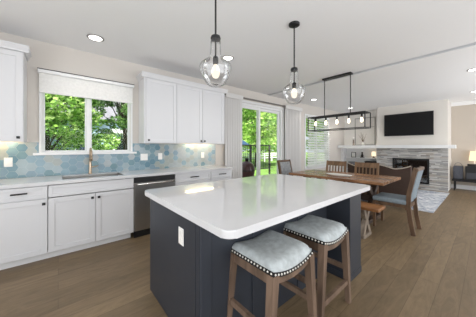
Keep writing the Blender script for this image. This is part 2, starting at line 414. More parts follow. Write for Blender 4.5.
# ------------------------------------------------------------------ kitchen run
F = WY-.61        # cabinet face plane
def knob(parent, x, y, z):
    MB().tube([(x, y, z), (x, y-.016, z)], .006, 8).box(x-.015, x+.015, y-.028, y-.016, z-.015, z+.015, .004).build('knob', M['black'], parent)
def pull(parent, x, y, z, L=.13):
    p = MB(); p.tube([(x-L/2, y-.026, z), (x+L/2, y-.026, z)], .0085, 8)
    for s in (-1, 1): p.tube([(x+s*L*.38, y, z), (x+s*L*.38, y-.026, z)], .005, 8)
    p.build('bar_pull', M['black'], parent)
def shaker(parent, name, x0, x1, z0, z1, yf, rail=.057, mat=None, th=.019):
    """door or drawer front with a recessed centre panel; yf = front plane"""
    mt = mat or M['cab']; o = MB(); g = .0030
    x0 += g; x1 -= g; z0 += g; z1 -= g
    o.box(x0, x0+rail, yf, yf+th, z0, z1, .0015, 1); o.box(x1-rail, x1, yf, yf+th, z0, z1, .0015, 1)
    o.box(x0+rail, x1-rail, yf, yf+th, z0, z0+rail, .0015, 1); o.box(x0+rail, x1-rail, yf, yf+th, z1-rail, z1, .0015, 1)
    o.box(x0+rail-.003, x1-rail+.003, yf+.009, yf+th-.002, z0+rail-.003, z1-rail+.003)
    return o.build(name, mt, parent)
def base_cab(x0, x1, label, top=.782):
    t = thing('base_cabinet', label, 'cabinet', ((x0+x1)/2, F+.02, .09), 0, 'white base cabinets under the window wall')
    hw = (x1-x0)/2
    MB().box(-hw+.001, hw-.001, .001, .585, .0, top).build('carcass', M['cab'], t)
    return t, hw
t, hw = base_cab(-.55, -.092, 'white base cabinet with one drawer above one door, left of the sink unit')
dr = shaker(t, 'drawer', -hw, hw, .635, .778, -.02, .038); pull(dr, 0, -.02, .712)
do = shaker(t, 'door', -hw, hw, .0, .630, -.02); knob(do, hw-.033, -.02, .575)
t, hw = base_cab(-.090, .824, 'white double-door sink base cabinet under the kitchen window', .595)
shaker(t, 'false_drawer_front', -hw, hw, .635, .778, -.02, .038)
do = shaker(t, 'door', -hw, 0, .0, .630, -.02); knob(do, -.035, -.02, .575)
do = shaker(t, 'door', 0, hw, .0, .630, -.02); knob(do, .035, -.02, .575)
for x0, x1, lab in ((1.442, 2.126, 'wider white three-drawer base cabinet just right of the dishwasher'), (2.128, 2.618, 'narrow white three-drawer base cabinet at the right end of the counter')):
    t, hw = base_cab(x0, x1, lab)
    for z0, z1 in ((.635, .778), (.32, .630), (0, .315)):
        dr = shaker(t, 'drawer', -hw, hw, z0, z1, -.02, .038); pull(dr, 0, -.02, (z0+z1)/2+.005, .16)
# dishwasher
t = thing('dishwasher', 'stainless steel dishwasher built in between the white base cabinets', 'dishwasher', (1.133, F, 0))
MB().box(-.300, .300, .03, .58, .09, .868).build('body', M['steel_dark'], t)
MB().box(-.302, .302, -.01, .03, .10, .79, .004).build('door', M['steel'], t)
MB().box(-.302, .302, -.005, .03, .793, .868, .003).build('control_panel', M['black'], t)
h_ = MB(); h_.tube([(-.275, -.05, .775), (.275, -.05, .775)], .015, 10)
for s in (-1, 1): h_.tube([(s*.24, -.01, .775), (s*.24, -.05, .775)], .009, 8)
h_.build('handle', plain('polished_steel', srgb(222, 220, 216), .25, metal=.9), t, True)
MB().box(-.302, .302, .02, .05, 0, .098).build('toe_panel', M['black'], t)
# counter with undermount sink
ct = MB(); ya, yb = WY-.635, WY-.003
SX0, SX1, SY0, SY1 = .04, .72, WY-.52, WY-.14
z0, z1 = .876, .914
ct.box(-.56, SX0, ya, yb, z0, z1); ct.box(SX1, 2.645, ya, yb, z0, z1); ct.box(SX0, SX1, ya, SY0, z0, z1); ct.box(SX0, SX1, SY1, yb, z0, z1)
bmesh.ops.remove_doubles(ct.bm, verts=ct.bm.verts[:], dist=1e-5)
tag(ct.build('countertop', M['quartz']), 'long white quartz worktop along the tiled window wall', 'countertop')
s = MB(); s.box(SX0+.003, SX0+.008, SY0+.003, SY1-.003, .70, .912); s.box(SX1-.008, SX1-.003, SY0+.003, SY1-.003, .70, .912)
s.box(SX0+.003, SX1-.003, SY0+.003, SY0+.008, .70, .912); s.box(SX0+.003, SX1-.003, SY1-.008, SY1-.003, .70, .912); s.box(SX0+.003, SX1-.003, SY0+.003, SY1-.003, .695, .70)
tag(s.build('sink', M['steel']), 'undermount stainless sink set in the white window worktop', 'sink')
t = thing('faucet', 'tall brushed nickel kitchen faucet standing behind the sink', 'faucet', (.36, WY-.085, .914))
MB().lathe([(.026, 0), (.026, .012), (.019, .03), (.017, .16), (.0155, .20)], seg=16, cap0=True, cap1=True).build('body', M['nickel'], t, True)
pts = [(0, 0, .19), (0, 0, .30)]+[(0, -.075+.075*math.cos(a), .30+.075*math.sin(a)) for a in [i*PI/8 for i in range(1, 9)]]+[(0, -.15, .25)]
MB().tube(pts, .0125, 10).build('spout', M['nickel'], t, True)
MB().tube([(0, -.15, .262), (0, -.15, .20)], [.016, .018], 12).build('spray_head', M['nickel'], t, True)
MB().tube([(.015, 0, .10), (.045, 0, .105), (.10, -.01, .115)], [.012, .009, .006], 10).build('lever', M['nickel'], t, True)
# backsplash: hexagon tiles on a pale grout bed
tints = [srgb(118, 148, 160), srgb(134, 160, 172), srgb(156, 172, 178), srgb(98, 133, 148), srgb(166, 174, 176), srgb(128, 152, 165), srgb(110, 142, 150), srgb(160, 167, 163)]
tm = [plain('hexagon_tile_tint', c, .22, var=.06, vscale=14) for c in tints]
m = MB()
grout = plain('pale_grout', srgb(190, 196, 196), .9)
rr = .0575; g = .0012
rnd = random.Random(11)
def clip(poly, x0, x1, z0, z1):
    for ax, lim, sg in ((0, x0, 1), (0, x1, -1), (1, z0, 1), (1, z1, -1)):
        out = []
        for i in range(len(poly)):
            a, b = poly[i], poly[(i+1) % len(poly)]
            ia, ib = sg*(a[ax]-lim) >= 0, sg*(b[ax]-lim) >= 0
            if ia: out.append(a)
            if ia != ib:
                q = (lim-a[ax])/(b[ax]-a[ax]); out.append((a[0]+q*(b[0]-a[0]), a[1]+q*(b[1]-a[1])))
        poly = out
        if len(poly) < 3: return None
    return poly
regions = [(-.62, KW[0]-.029, .915, 1.371), (KW[0]-.029, KW[1]+.029, .915, KW[2]-.034), (KW[1]+.029, 2.635, .915, 1.371)]
for rg in regions: m.box(rg[0], rg[1], WY-.004, WY-.001, rg[2], rg[3])
col = 0; cx = -.70
while cx < 2.75:
    cz = .90+(.0498 if col % 2 else 0)
    while cz < 1.50:
        hexa = [(cx+(rr-g)*math.cos(i*PI/3), cz+(rr-g)*math.sin(i*PI/3)) for i in range(6)]
        # cooler, deeper blues to the left, greyer tiles to the right
        wts = [3, 3, 2, 2, 1, 3, 2, 1] if cx < 1.45 else [.3, 1.2, 3, .1, 3.5, .9, .4, 3.5]
        mi = rnd.choices(range(8), wts)[0]
        for rg in regions:
            p = clip(hexa, *rg)
            if p:
                fs = [m.bm.verts.new((x, WY-.0065, z)) for x, z in p]
                fc = m.bm.faces.new(fs); fc.material_index = mi+1
        cz += .0996
    cx += rr*1.5; col += 1
# small gaps behind tiles: cut the grout slab so that it stays clear of the window
bs = m.build('backsplash', [grout]+tm)
tag(bs, 'backsplash of mixed blue and grey hexagon tiles behind the worktop', 'backsplash')

def plate(name, x, z, label, wd=.075, toggles=1, y=WY-.008, kind='outlet'):
    t = thing(name, label, kind, (x, y, z))
    MB().box(-wd/2, wd/2, -.005, .0, -.058, .058, .003).build('cover_plate', M['plate'], t)
    for i in range(toggles):
        o = (i-(toggles-1)/2)*.046
        MB().box(o-.016, o+.016, -.008, -.004, -.034, .034, .002).build('rocker' if kind == 'light switch' else 'socket', M['plate'], t)
plate('light_switch', 1.14, 1.135, 'wide white double switch plate on the blue tiles beside the window', .12, 2, kind='light switch')
plate('outlet', 1.42, 1.14, 'single white outlet on the tiles above the dishwasher')
plate('outlet', 2.31, 1.14, 'white outlet lit by the under-cabinet light on the grey tiles')
plate('outlet', -.475, 1.12, 'white outlet on the tiles at the left edge of the photo')
# upper cabinets
def crown(t, x0, x1, yb, z, open_l=True, open_r=True, p=.045, hgt=.075):
    m = MB()
    prof = [(0, 0), (.012, 0), (.018, .02), (p-.006, hgt-.02), (p, hgt-.015), (p, hgt), (0, hgt)]
    yf = -.0
    m.prism([(yf-a, z+b) for a, b in prof], 0, x0-(p if open_l else 0), x1+(p if open_r else 0))
    if open_l: m.prism([(x0-a, z+b) for a, b in prof], 1, yf, yb)
    if open_r: m.prism([(x1+a, z+b) for a, b in prof], 1, yf, yb)
    m.build('crown_moulding', M['cab'], t)
U = WY-.33
ZU0, ZU1 = 1.372, 2.44
t = thing('upper_cabinet', 'white three-door upper cabinet hung between the window and the sliding door', 'cabinet', (1.855, U, ZU0), 0, 'white upper cabinets')
hw = .805; hh = ZU1-ZU0
MB().box(-hw, hw, .02, .326, .03, hh).box(-hw, hw, .02, .04, 0, .03).box(-hw, -hw+.018, .04, .326, 0, .03).box(hw-.018, hw, .04, .326, 0, .03).build('carcass', M['cab'], t)
for i, (a, b, kx) in enumerate(((-.78, -.26, -.74), (-.26, .262, .225), (.262, .78, .30))):
    do = shaker(t, 'door', a, b, .005, hh-.012, 0); knob(do, kx, 0, .05)
MB().box(.05, hw-.14, .225, .262, .012, .028).build('light_strip', M['led'], t)
crown(t, -hw, hw, .326, hh-.01)
t = thing('upper_cabinet', 'white upper cabinet left of the kitchen window, cut off by the photo edge', 'cabinet', (-.60, U, ZU0), 0, 'white upper cabinets')
hw = .29
MB().box(-hw, hw, .02, .326, .03, hh).box(-hw, hw, .02, .04, 0, .03).box(hw-.018, hw, .04, .326, 0, .03).build('carcass', M['cab'], t)
do = shaker(t, 'door', -hw+.01, hw-.005, .005, hh-.012, 0); knob(do, hw-.045, 0, .05)
MB().box(-hw+.05, hw-.08, .225, .262, .012, .028).build('light_strip', M['led'], t)
crown(t, -hw, hw, .326, hh-.01)

# ------------------------------------------------------------------ island
t = thing('kitchen_island', 'dark charcoal panelled kitchen island under the thick white slab', 'kitchen island', (1.53, 1.42, 0))
ox, oy = 1.53, 1.42
IX0, IX1, IY0, IY1 = .597-ox, 2.475-ox, .776-oy, 2.054-oy
def rounded(x0, x1, y0, y1, r, n=8):
    P = []
    for cx, cy, a0 in ((x1-r, y1-r, 0), (x0+r, y1-r, PI/2), (x0+r, y0+r, PI), (x1-r, y0+r, 1.5*PI)):
        P += [(cx+r*math.cos(a0+i*PI/2/n), cy+r*math.sin(a0+i*PI/2/n)) for i in range(n+1)]
    return P
sl = MB(); sl.prism(rounded(IX0, IX1, IY0, IY1, .055), 2, .872, .914)
es = [e for e in sl.bm.edges if abs(e.verts[0].co.z-e.verts[1].co.z) < 1e-5]
bmesh.ops.bevel(sl.bm, geom=es, offset=.006, segments=2, affect='EDGES', profile=.5)
ti = sl.build('island_countertop', M['quartz'], loc=(ox, oy, 0)); tag(ti, 'thick white quartz slab with rounded corners topping the dark island', 'countertop')
bx0, bx1, by0, by1 = .645-ox, 2.42-ox, 1.10-oy, 2.01-oy
b = MB(); b.box(bx0+.02, bx1, by0+.02, by1-.02, 0, .872)
b.build('cabinet_body', M['navy'], t)
MB().box(bx0, bx0+.022, by0+.06, by1, 0, .872, .002).build('end_panel', M['navy'], t)
# corner post with reeded edge at the seating side
p = MB(); p.box(bx0-.004, bx0+.075, by0-.004, by0+.075, 0, .872, .006)
p.box(bx0-.008, bx0-.002, by0+.055, by0+.066, 0, .872, .002); p.box(bx0-.008, bx0-.002, by0+.008, by0+.018, 0, .872, .002)
p.build('corner_post', M['navy'], t)
MB().box(bx0+.075, 2.16-ox, by0+.002, by0+.022, 0, .872, .002).build('knee_panel', M['navy'], t)
MB().box(2.16-ox, bx1+.01, .865-oy, by0+.02, 0, .872, .003).build('support_panel', M['navy'], t)
MB().box(2.15-ox, bx1+.014, .860-oy, by0, 0, .06, .003).build('plinth', M['navy'], t)
for xx in (.645+.42, .645+.98):
    MB().box(xx-ox, xx+.012-ox, by0-.006, by0+.004, .0, .872, .002).build('panel_batten', M['navy'], t)
io = thing('outlet', 'white outlet on the left end panel of the dark island', 'outlet', (.643, 1.357, .70))
MB().box(-.005, .0, -.038, .038, -.058, .058, .003).build('cover_plate', M['plate'], io)
for z in (-.025, .025): MB().box(-.007, -.004, -.017, .017, z-.016, z+.016, .003).build('socket', M['plate'], io)

# ------------------------------------------------------------------ stools
def saddle(x, hw): return .036*(x/hw)**2-.036
def make_stool(label, loc):
    t = thing('counter_stool', label, 'stool', loc, 0, 'saddle seat stools at the island')
    W, D, Z = .196, .192, .622
    # cushion
    m = MB(); nx, ny = 16, 16; top = []; bot = []
    for i in range(nx+1):
        rt, rb = [], []
        for j in range(ny+1):
            a, b = -1+2*i/nx, -1+2*j/ny
            # squircle edges
            x, y = a*W, b*D
            cr = (1-abs(a)**6)*(1-abs(b)**6)
            k_ = 1-.03*(abs(a)*abs(b))**4
            zz = Z+saddle(x, W)
            rt.append(m.bm.verts.new((x*k_*1.01, y*k_*1.01, zz+.022+.052*cr**.45)))
            rb.append(m.bm.verts.new((x*k_, y*k_, zz-.004)))
        top.append(rt); bot.append(rb)
    for i in range(nx):
        for j in range(ny):
            m.bm.faces.new((top[i][j], top[i+1][j], top[i+1][j+1], top[i][j+1]))
            m.bm.faces.new((bot[i][j+1], bot[i+1][j+1], bot[i+1][j], bot[i][j]))
    for i in range(nx):
        m.bm.faces.new((bot[i][0], bot[i+1][0], top[i+1][0], top[i][0])); m.bm.faces.new((top[i][ny], top[i+1][ny], bot[i+1][ny], bot[i][ny]))
    for j in range(ny):
        m.bm.faces.new((top[0][j], top[0][j+1], bot[0][j+1], bot[0][j])); m.bm.faces.new((bot[nx][j], bot[nx][j+1], top[nx][j+1], top[nx][j]))
    cu = m.build('seat_cushion', M['stool_fab'], t, True)
    # dark trim band carrying the nailheads
    m = MB(); P = []
    for i in range(nx+1): P.append((-W+2*W*i/nx, -D))
    for j in range(1, ny+1): P.append((W, -D+2*D*j/ny))
    for i in range(1, nx+1): P.append((W-2*W*i/nx, D))
    for j in range(1, ny): P.append((-W, D-2*D*j/ny))
    ring = []
    for x, y in P:
        zz = Z+saddle(x, W); e = 1.008
        ring.append([m.bm.verts.new((x*e, y*e, zz-.012)), m.bm.verts.new((x*e*1.008, y*e*1.008, zz+.004)), m.bm.verts.new((x*e, y*e, zz+.016))])
    for a, b in zip(ring, ring[1:]+ring[:1]):
        for k in (0, 1): m.bm.faces.new((a[k], b[k], b[k+1], a[k+1]))
    m.build('trim_band', M['black'], t)
    proto = None
    n = 15
    spots = []
    for i in range(n):
        q = -1+2*(i+.5)/n
        spots += [(q*W, -D*1.015), (q*W, D*1.015), (-W*1.015, q*D), (W*1.015, q*D)]
    for x, y in spots:
        zz = Z+saddle(x, W)+.003
        if proto is None:
            proto = MB().sphere((0, 0, 0), .0066, seg=8).build('nailhead', M['nail'], t, True, loc=(x, y, zz))
        else:
            c = proto.copy(); COL.objects.link(c); c.location = (x, y, zz); c.parent = t
    # aprons: curved lower edge on the long sides
    for s in (-1, 1):
        pts_t = [(-.175+.35*i/12, Z+saddle(-.175+.35*i/12, W)-.008) for i in range(13)]
        pts_b = [(x, z-.045-.0*(1-(x/.175)**2)) for x, z in pts_t][::-1]
        y = s*(D-.020)
        MB().prism(pts_t+pts_b, 1, y-.011, y+.011).build('apron', M['stool_wood'], t)
        x = s*(W-.020)
        MB().box(x-.011, x+.011, -.17, .17, Z-.075, Z-.016).build('apron', M['stool_wood'], t)
    for sx in (-1, 1):
        for sy in (-1, 1):
            MB().bar((sx*.235, sy*.182, 0), (sx*.178, sy*.174, Z-.012), .036, .036, (0, 1, 0), .050, .050).build('leg', M['stool_wood'], t)
    def lx(z): return .235-(.235-.178)*z/Z
    for sx in (-1, 1):
        MB().bar((sx*lx(.30), -.165, .30), (sx*lx(.30), .165, .30), .024, .036).build('stretcher', M['stool_wood'], t)
    for sy in (-1, 1):
        MB().bar((-lx(.185)+.012, sy*.18, .185), (lx(.185)-.012, sy*.18, .185), .024, .038).build('stretcher', M['stool_wood'], t)
    return t
st = make_stool('nearer counter stool, pale blue saddle seat with nailhead trim, in front of the island', (1.075, .935, 0))
dup(st, (1.635, .945, 0), 0, 'farther counter stool, pale blue saddle seat, beside the island right end panel')

# ------------------------------------------------------------------ dining set
t = thing('dining_table', 'long brown wooden dining table with trestle legs', 'table', (4.29, 1.90, 0))
m = MB(); m.box(-.51, .51, -.87, .87, .715, .76, .006)
m.build('table_top', M['table_wood'], t)
for s in (-1, 1):
    y = s*.56
    q = MB(); q.bar((-.36, y, .05), (.30, y, .715), .085, .06, (0, 1, 0)); q.bar((.36, y+.001, .05), (-.30, y+.001, .715), .085, .058, (0, 1, 0))
    q.box(-.42, .42, y-.045, y+.045, 0, .06, .006); q.box(-.38, .38, y-.045, y+.045, .665, .715, .006)
    q.build('trestle', M['trestle'], t)
MB().box(-.035, .035, -.53, .53, .34, .43, .006).build('stretcher', M['trestle'], t)
t = thing('dining_bench', 'honey-coloured wooden bench along the kitchen side of the dining table', 'bench', (3.445, 1.83, 0))
MB().box(-.155, .155, -.875, .875, .42, .462, .008).build('bench_seat', M['bench_wood'], t)
for s in (-1, 1):
    y = s*.66
    q = MB(); q.bar((-.13, y, .03), (.10, y, .42), .06, .06, (0, 1, 0)); q.bar((.13, y+.001, .03), (-.10, y+.001, .42), .06, .058, (0, 1, 0))
    q.box(-.15, .15, y-.04, y+.04, 0, .045, .006)
    q.build('trestle', M['weathered'], t)
MB().box(-.025, .025, -.63, .63, .19, .25, .005).build('stretcher', M['trestle'], t)

def make_head_chair(label, loc, rz):
    """faces +Y locally; origin on floor under the back posts"""
    t = thing('head_chair', label, 'chair', loc, rz, 'upholstered chairs at the table ends')
    hw = .228
    for s in (-1, 1):
        x = s*(hw-.02)
        MB().ribbon([(x, -.035, 0), (x, .0, .20), (x, .025, .42), (x, .02, .60), (x, -.03, .85), (x, -.065, 1.0)], .038, .054).build('rear_leg', M['chair_wood'], t)
        MB().bar((s*(hw-.025), .475, 0), (s*(hw-.025), .475, .42), .034, .034, (0, 1, 0), .046, .046).build('leg', M['chair_wood'], t)
    q = MB(); q.box(-hw+.02, -hw+.045, .02, .48, .38, .435); q.box(hw-.045, hw-.02, .02, .48, .38, .435); q.box(-hw+.02, hw-.02, .46, .485, .38, .435); q.box(-hw+.02, hw-.02, .02, .045, .38, .435)
    q.build('seat_frame', M['chair_wood'], t)
    MB().box(-hw, hw, .03, .50, .432, .505, .022, 3).build('seat', M['blue_fab'], t, True)
    path = [(0, .045, .50), (0, .03, .62), (0, -.02, .85), (0, -.045, .955)]
    MB().ribbon([(0, p[1]-.028, p[2]) for p in path], 2*hw-.075, .034).build('outer_back', M['blue_fab'], t)
    MB().ribbon([(0, p[1]+.004, p[2]) for p in path], 2*hw-.085, .024).build('inner_back', M['grey_fab'], t)
    MB().box(-hw-.004, hw+.004, -.095, -.045, .95, 1.0, .012).build('crest_rail', M['chair_wood'], t)
    return t
hc = make_head_chair('upholstered chair with pale blue seat at the near end of the dining table', (4.205, .745, 0), 0)
dup(hc, (4.12, 3.10, 0), PI, 'wood-framed upholstered chair at the far end of the table by the blinds')

def make_side_chair(label, loc):
    """faces -X; origin on floor at centre of the back"""
    t = thing('side_chair', label, 'chair', loc, 0, 'wooden side chairs behind the table')
    for s in (-1, 1):
        y = s*.215
        MB().ribbon([(.03, y, 0), (0, y, .25), (-.01, y, .46), (.01, y, .70), (.055, y, .975)], .038, .034, (0, 1, 0)).build('rear_leg', M['side_wood'], t)
        MB().bar((-.40, y, 0), (-.40, y, .43), .036, .036, (0, 1, 0), .042, .042).build('leg', M['side_wood'], t)
    MB().box(-.43, .0, -.22, .22, .43, .465, .01).build('seat', M['side_wood'], t)
    MB().box(-.40, -.01, -.205, .205, .38, .43).build('seat_frame', M['side_wood'], t)
    MB().ribbon([(.028, 0, .865), (.053, 0, .968)], .45, .026, (0, 1, 0)).build('top_rail', M['side_wood'], t)
    MB().ribbon([(-.004, 0, .56), (.0, 0, .60)], .40, .022, (0, 1, 0)).build('lower_rail', M['side_wood'], t)
    for i in range(5):
        y = -.14+.07*i
        MB().ribbon([(0, y, .59), (.012, y, .72), (.03, y, .87)], .024, .014, (0, 1, 0)).build('spindle', M['side_wood'], t)
    return t
sc = make_side_chair('wooden spindle-back chair behind the table, nearer the head chair', (5.05, 1.70, 0))
dup(sc, (5.05, 2.36, 0), 0, 'wooden spindle-back chair behind the oval tray, nearer the blinds')
tr = MB(); n = 28
def oval(k_, z): return [tr.bm.verts.new((.11*k_*math.cos(2*PI*i/n), .24*k_*math.sin(2*PI*i/n), z)) for i in range(n)]
rings = [oval(.75, 0), oval(1.0, .026), oval(1.0, .032), oval(.9, .030), oval(.7, .010)]
for a, b in zip(rings, rings[1:]):
    for i in range(n): tr.bm.faces.new((a[i], a[(i+1) % n], b[(i+1) % n], b[i]))
tr.bm.faces.new(rings[0][::-1]); tr.bm.faces.new(rings[-1])
tag(tr.build('tray', M['ceramic'], smooth=True, loc=(4.08, 1.84, .7605)), 'long oval white tray lying on the dining table', 'tray')

# ------------------------------------------------------------------ pendants, chandelier, downlights
def make_pendant(label, x, y):
    t = thing('pendant_light', label, 'pendant light', (x, y, H), 0, 'glass pendants over the island')
    MB().lathe([(.062, 0), (.062, -.018), (.05, -.026), (.012, -.03)], seg=24, cap0=True, cap1=True).build('canopy', M['black'], t, True)
    MB().tube([(0, 0, -.02), (0, 0, -.53)], .0075, 8).build('stem', M['black'], t)
    MB().lathe([(.012, -.505), (.036, -.512), (.042, -.53), (.036, -.545), (.012, -.55)], seg=20, cap0=True, cap1=True).build('cap', M['black'], t, True)
    MB().tube([(0, 0, -.545), (0, 0, -.685)], .007, 8).build('inner_rod', M['bronze'], t)
    MB().lathe([(.017, -.68), (.023, -.69), (.023, -.735), (.017, -.745)], seg=16, cap0=True, cap1=True).build('socket', M['black'], t, True)
    MB().lathe([(.014, -.745), (.022, -.76), (.034, -.79), (.034, -.825), (.022, -.85), (.004, -.858)], seg=16, cap0=True, cap1=True).build('bulb', M['bulb_pend'], t, True)
    prof = [(.036, -.535), (.042, -.56), (.044, -.62), (.047, -.67), (.060, -.695), (.098, -.72), (.124, -.745), (.131, -.765), (.128, -.79), (.117, -.825), (.102, -.86), (.085, -.89), (.066, -.912), (.04, -.922), (.002, -.925)]
    MB().lathe(prof, seg=40).build('glass_shade', M['pendant_glass'], t, True)
    return t
p1 = make_pendant('nearer clear glass pendant over the island, stem running out of the photo top', .985, 1.445)
dup(p1, (2.075, 1.445, H), 0, 'farther clear glass pendant with its round black canopy showing on the ceiling')

cx, cy = 4.25, 1.955
t = thing('linear_chandelier', 'black open-frame linear chandelier with five bulbs over the dining table', 'chandelier', (cx, cy, H))
MB().box(-.055, .055, -.285, .285, -.03, 0, .004).build('canopy', M['black'], t)
for s in (-1, 1): MB().tube([(0, s*.258, -.03), (0, s*.258, -.80)], .008, 8).build('rod', M['black'], t)
fr = MB(); a, L, zt, zb = .135, .555, -.79, -1.07; wdt = .015
for x in (-a, a):
    for z in (zt, zb): fr.box(x-wdt/2, x+wdt/2, -L, L, z-wdt/2, z+wdt/2)
    for y in (-L, L): fr.box(x-wdt/2, x+wdt/2, y-wdt/2, y+wdt/2, zb, zt)
for y in (-L, L):
    for z in (zt, zb): fr.box(-a, a, y-wdt/2, y+wdt/2, z-wdt/2, z+wdt/2)
fr.build('frame', M['black'], t)
MB().box(-.014, .014, -L, L, zt-.012, zt+.012).build('lamp_bar', M['black'], t)
for i in range(5):
    y = (i-2)*.228
    MB().tube([(0, y, zt-.01), (0, y, zt-.085)], .017, 10).build('socket', M['black'], t)
    MB().lathe([(.012, zt-.085), (.016, zt-.10), (.021, zt-.13), (.022, zt-.145), (.016, zt-.165), (.004, zt-.172)], (0, y, 0), 14, True, True).build('bulb', M['bulb'], t, True)

def downlight(x, y, z, label, watts=9):
    t = thing('ceiling_light', label, 'ceiling light', (x, y, z), 0, 'recessed ceiling lights')
    MB().lathe([(.095, 0), (.095, -.006), (.078, -.010), (.072, -.004)], seg=28, cap0=True).build('trim_ring', plain('satin_trim_ring', srgb(150, 148, 146), .4), t, True)
    MB().lathe([(.072, -.0065), (.03, -.0075), (.002, -.0075)], seg=24, cap0=True, cap1=True).build('lens', M['lens'], t)
    lo = lamp('downlight_lamp', 'SPOT', (0, 0, -.02), (0, 0, 0), watts, (1, .93, .84), spot_size=math.radians(130), spot_blend=.6, shadow_soft_size=.07)
    lo.parent = t
downlight(.37, 3.30, H, 'recessed ceiling light above the sink in front of the kitchen window')
downlight(-.03, 1.85, H, 'recessed ceiling light cut by the top edge of the photo')
downlight(2.06, 2.68, H, 'recessed ceiling light seen just beside the nearer glass pendant')
downlight(5.75, 3.32, HL, 'recessed ceiling light between the farther pendant and the chandelier')
downlight(5.72, .16, HL, 'recessed ceiling light at the right edge of the photo, nearer of two')
downlight(8.0, .21, HL, 'recessed ceiling light near the far right wall, farther of two')
downlight(8.0, 3.2, HL, 'recessed ceiling light in front of the shelf niche beyond the chandelier', 24)

# ------------------------------------------------------------------ living room
# fireplace: stone surround, insert
t = thing('fireplace', 'stacked grey stone fireplace with black insert below the white mantel', 'fireplace', (BX, 1.655, 0))
m = MB(); rnd = random.Random(5)
z = 0; y0_, y1_ = BYa-.01-1.655, BYb+.01-1.655
oy0, oy1, oz0, oz1 = 1.16-1.655, 2.09-1.655, .165, .935
while z < 1.262:
    hgt = rnd.choice((.020, .026, .032, .038)); zt_ = min(z+hgt, 1.268)
    y = y0_
    while y < y1_:
        ln = rnd.uniform(.10, .34); ye = min(y+ln, y1_)
        if y1_-ye < .08: ye = y1_
        segs = [(y, ye)]
        if zt_ > oz0 and z < oz1:
            segs = []
            if y < oy0: segs.append((y, min(ye, oy0)))
            if ye > oy1: segs.append((max(y, oy1), ye))
        dp = rnd.uniform(.030, .064)
        for a, b in segs:
            if b-a > .005: m.box(-dp, -.002, a+.001, b-.001, z+.0012, zt_-.0012)
        y = ye
    z = zt_
m.build('stone_surround', M['stone'], t)
m = MB()
for a, b, c, d in ((oy0, oy1, oz1-.045, oz1), (oy0, oy1, oz0, oz0+.05), (oy0, oy0+.045, oz0, oz1), (oy1-.045, oy1, oz0, oz1)):
    m.box(-.068, -.03, a, b, c, d, .004)
m.build('insert_frame', M['black'], t)
m = MB(); m.box(.40, .42, oy0+.02, oy1-.02, oz0+.02, oz1-.02); m.box(-.03, .40, oy0+.01, oy0+.02, oz0+.01, oz1-.01); m.box(-.03, .40, oy1-.02, oy1-.01, oz0+.01, oz1-.01)
m.box(-.03, .40, oy0+.02, oy1-.02, oz0+.008, oz0+.02); m.box(-.03, .40, oy0+.02, oy1-.02, oz1-.02, oz1-.01)
m.build('firebox', M['soot'], t)
m = MB()
for (ya_, za, yb_, zb_, xx, r) in ((-.32, .24, .30, .28, .14, .05), (-.28, .28, .25, .24, .26, .055), (-.20, .33, .22, .37, .20, .045), (-.33, .33, -.02, .42, .22, .035)):
    m.tube([(xx, ya_, za), (xx, yb_, zb_)], r, 10)
m.build('logs', M['log'], t, True)
MB().box(-.050, -.046, oy0+.045, oy1-.045, oz0+.05, oz1-.045).build('glass_front', glass('fireplace_glass', (.8, .8, .8, 1), .18, .5), t)
m = MB(); m.prism([(8.44, .585), (8.695, .585), (8.695, 2.575), (8.99, 2.575), (8.99, WY-.03), (8.44, WY-.03)], 2, 1.27, 1.372)
tag(m.build('mantel', M['trim']), 'long thick white mantel shelf above the stone fireplace and shelf niche', 'mantel')
# television
t = thing('television', 'large black wall-mounted television above the mantel', 'television', (BX, 1.695, 2.045))
MB().box(-.075, -.045, -.635, .635, -.365, .365, .004).build('bezel', M['black'], t)
MB().box(-.0765, -.074, -.622, .622, -.345, .355).build('screen', M['screen'], t)
MB().box(-.045, -.001, -.25, .25, -.18, .18).build('wall_bracket', M['black'], t)
# built-in niche shelves
t = thing('built_in_shelf', 'white built-in shelf unit under the left part of the mantel', 'shelf', (8.80, 3.21, 0))
yl, yr = -.64, .62
m = MB(); m.box(0, .31, yl, yl+.03, 0, 1.268); m.box(0, .31, yr-.03, yr, 0, 1.268); m.box(.295, .315, yl, yr, 0, 1.268)
m.build('case', M['trim'], t)
MB().box(0, .295, yl+.03, yr-.03, .875, .90, .003).build('shelf_board', M['trim'], t)
MB().box(.01, .295, yl+.03, yr-.03, .42, .445, .003).build('shelf_board', M['trim'], t)
MB().box(-.012, .0, yr-.05, yr+.045, 0, 1.268, .003).build('face_stile', M['trim'], t)
def picture(name, label, loc, w2, h2, rz=-PI/2, mat=None):
    t = thing(name, label, 'picture frame', loc, rz)
    m = MB(); frame_rect(m, -w2, w2, 0, 2*h2, .02, -.01, .01, .002); m.build('frame', M['black'], t)
    MB().box(-w2+.015, w2-.015, -.002, .004, .015, 2*h2-.015).build('picture', mat or M['ceramic'], t)
picture('picture_frame', 'small black-framed picture standing on the niche shelf', (8.92, 3.44, .90), .085, .105)
t = thing('figurine', 'tall dark ornament beside the black-framed picture on the niche shelf', 'ornament', (8.92, 3.13, .90))
MB().box(-.05, .05, -.06, .06, 0, .03, .004).build('base', M['black'], t)
MB().lathe([(.045, .03), (.05, .08), (.03, .13), (.022, .16), (.034, .19), (.02, .215), (.003, .222)], seg=14, cap0=True, cap1=True).build('body', M['bronze'], t, True)
t = thing('table_lamp', 'small glowing lamp on the niche shelf next to the stone', 'lamp', (8.92, 2.74, .90))
MB().lathe([(.045, 0), (.045, .012), (.014, .02), (.012, .09)], seg=14, cap0=True, cap1=True).build('base', M['bronze'], t, True)
MB().lathe([(.072, .075), (.058, .24)], seg=20).build('lamp_shade', M['shade_lit'], t, True)
MB().sphere((0, 0, .15), .024).build('bulb', M['bulb'], t, True)
t = thing('storage_box', 'black box on the lower niche shelf next to the stone', 'box', (8.94, 2.82, .445))
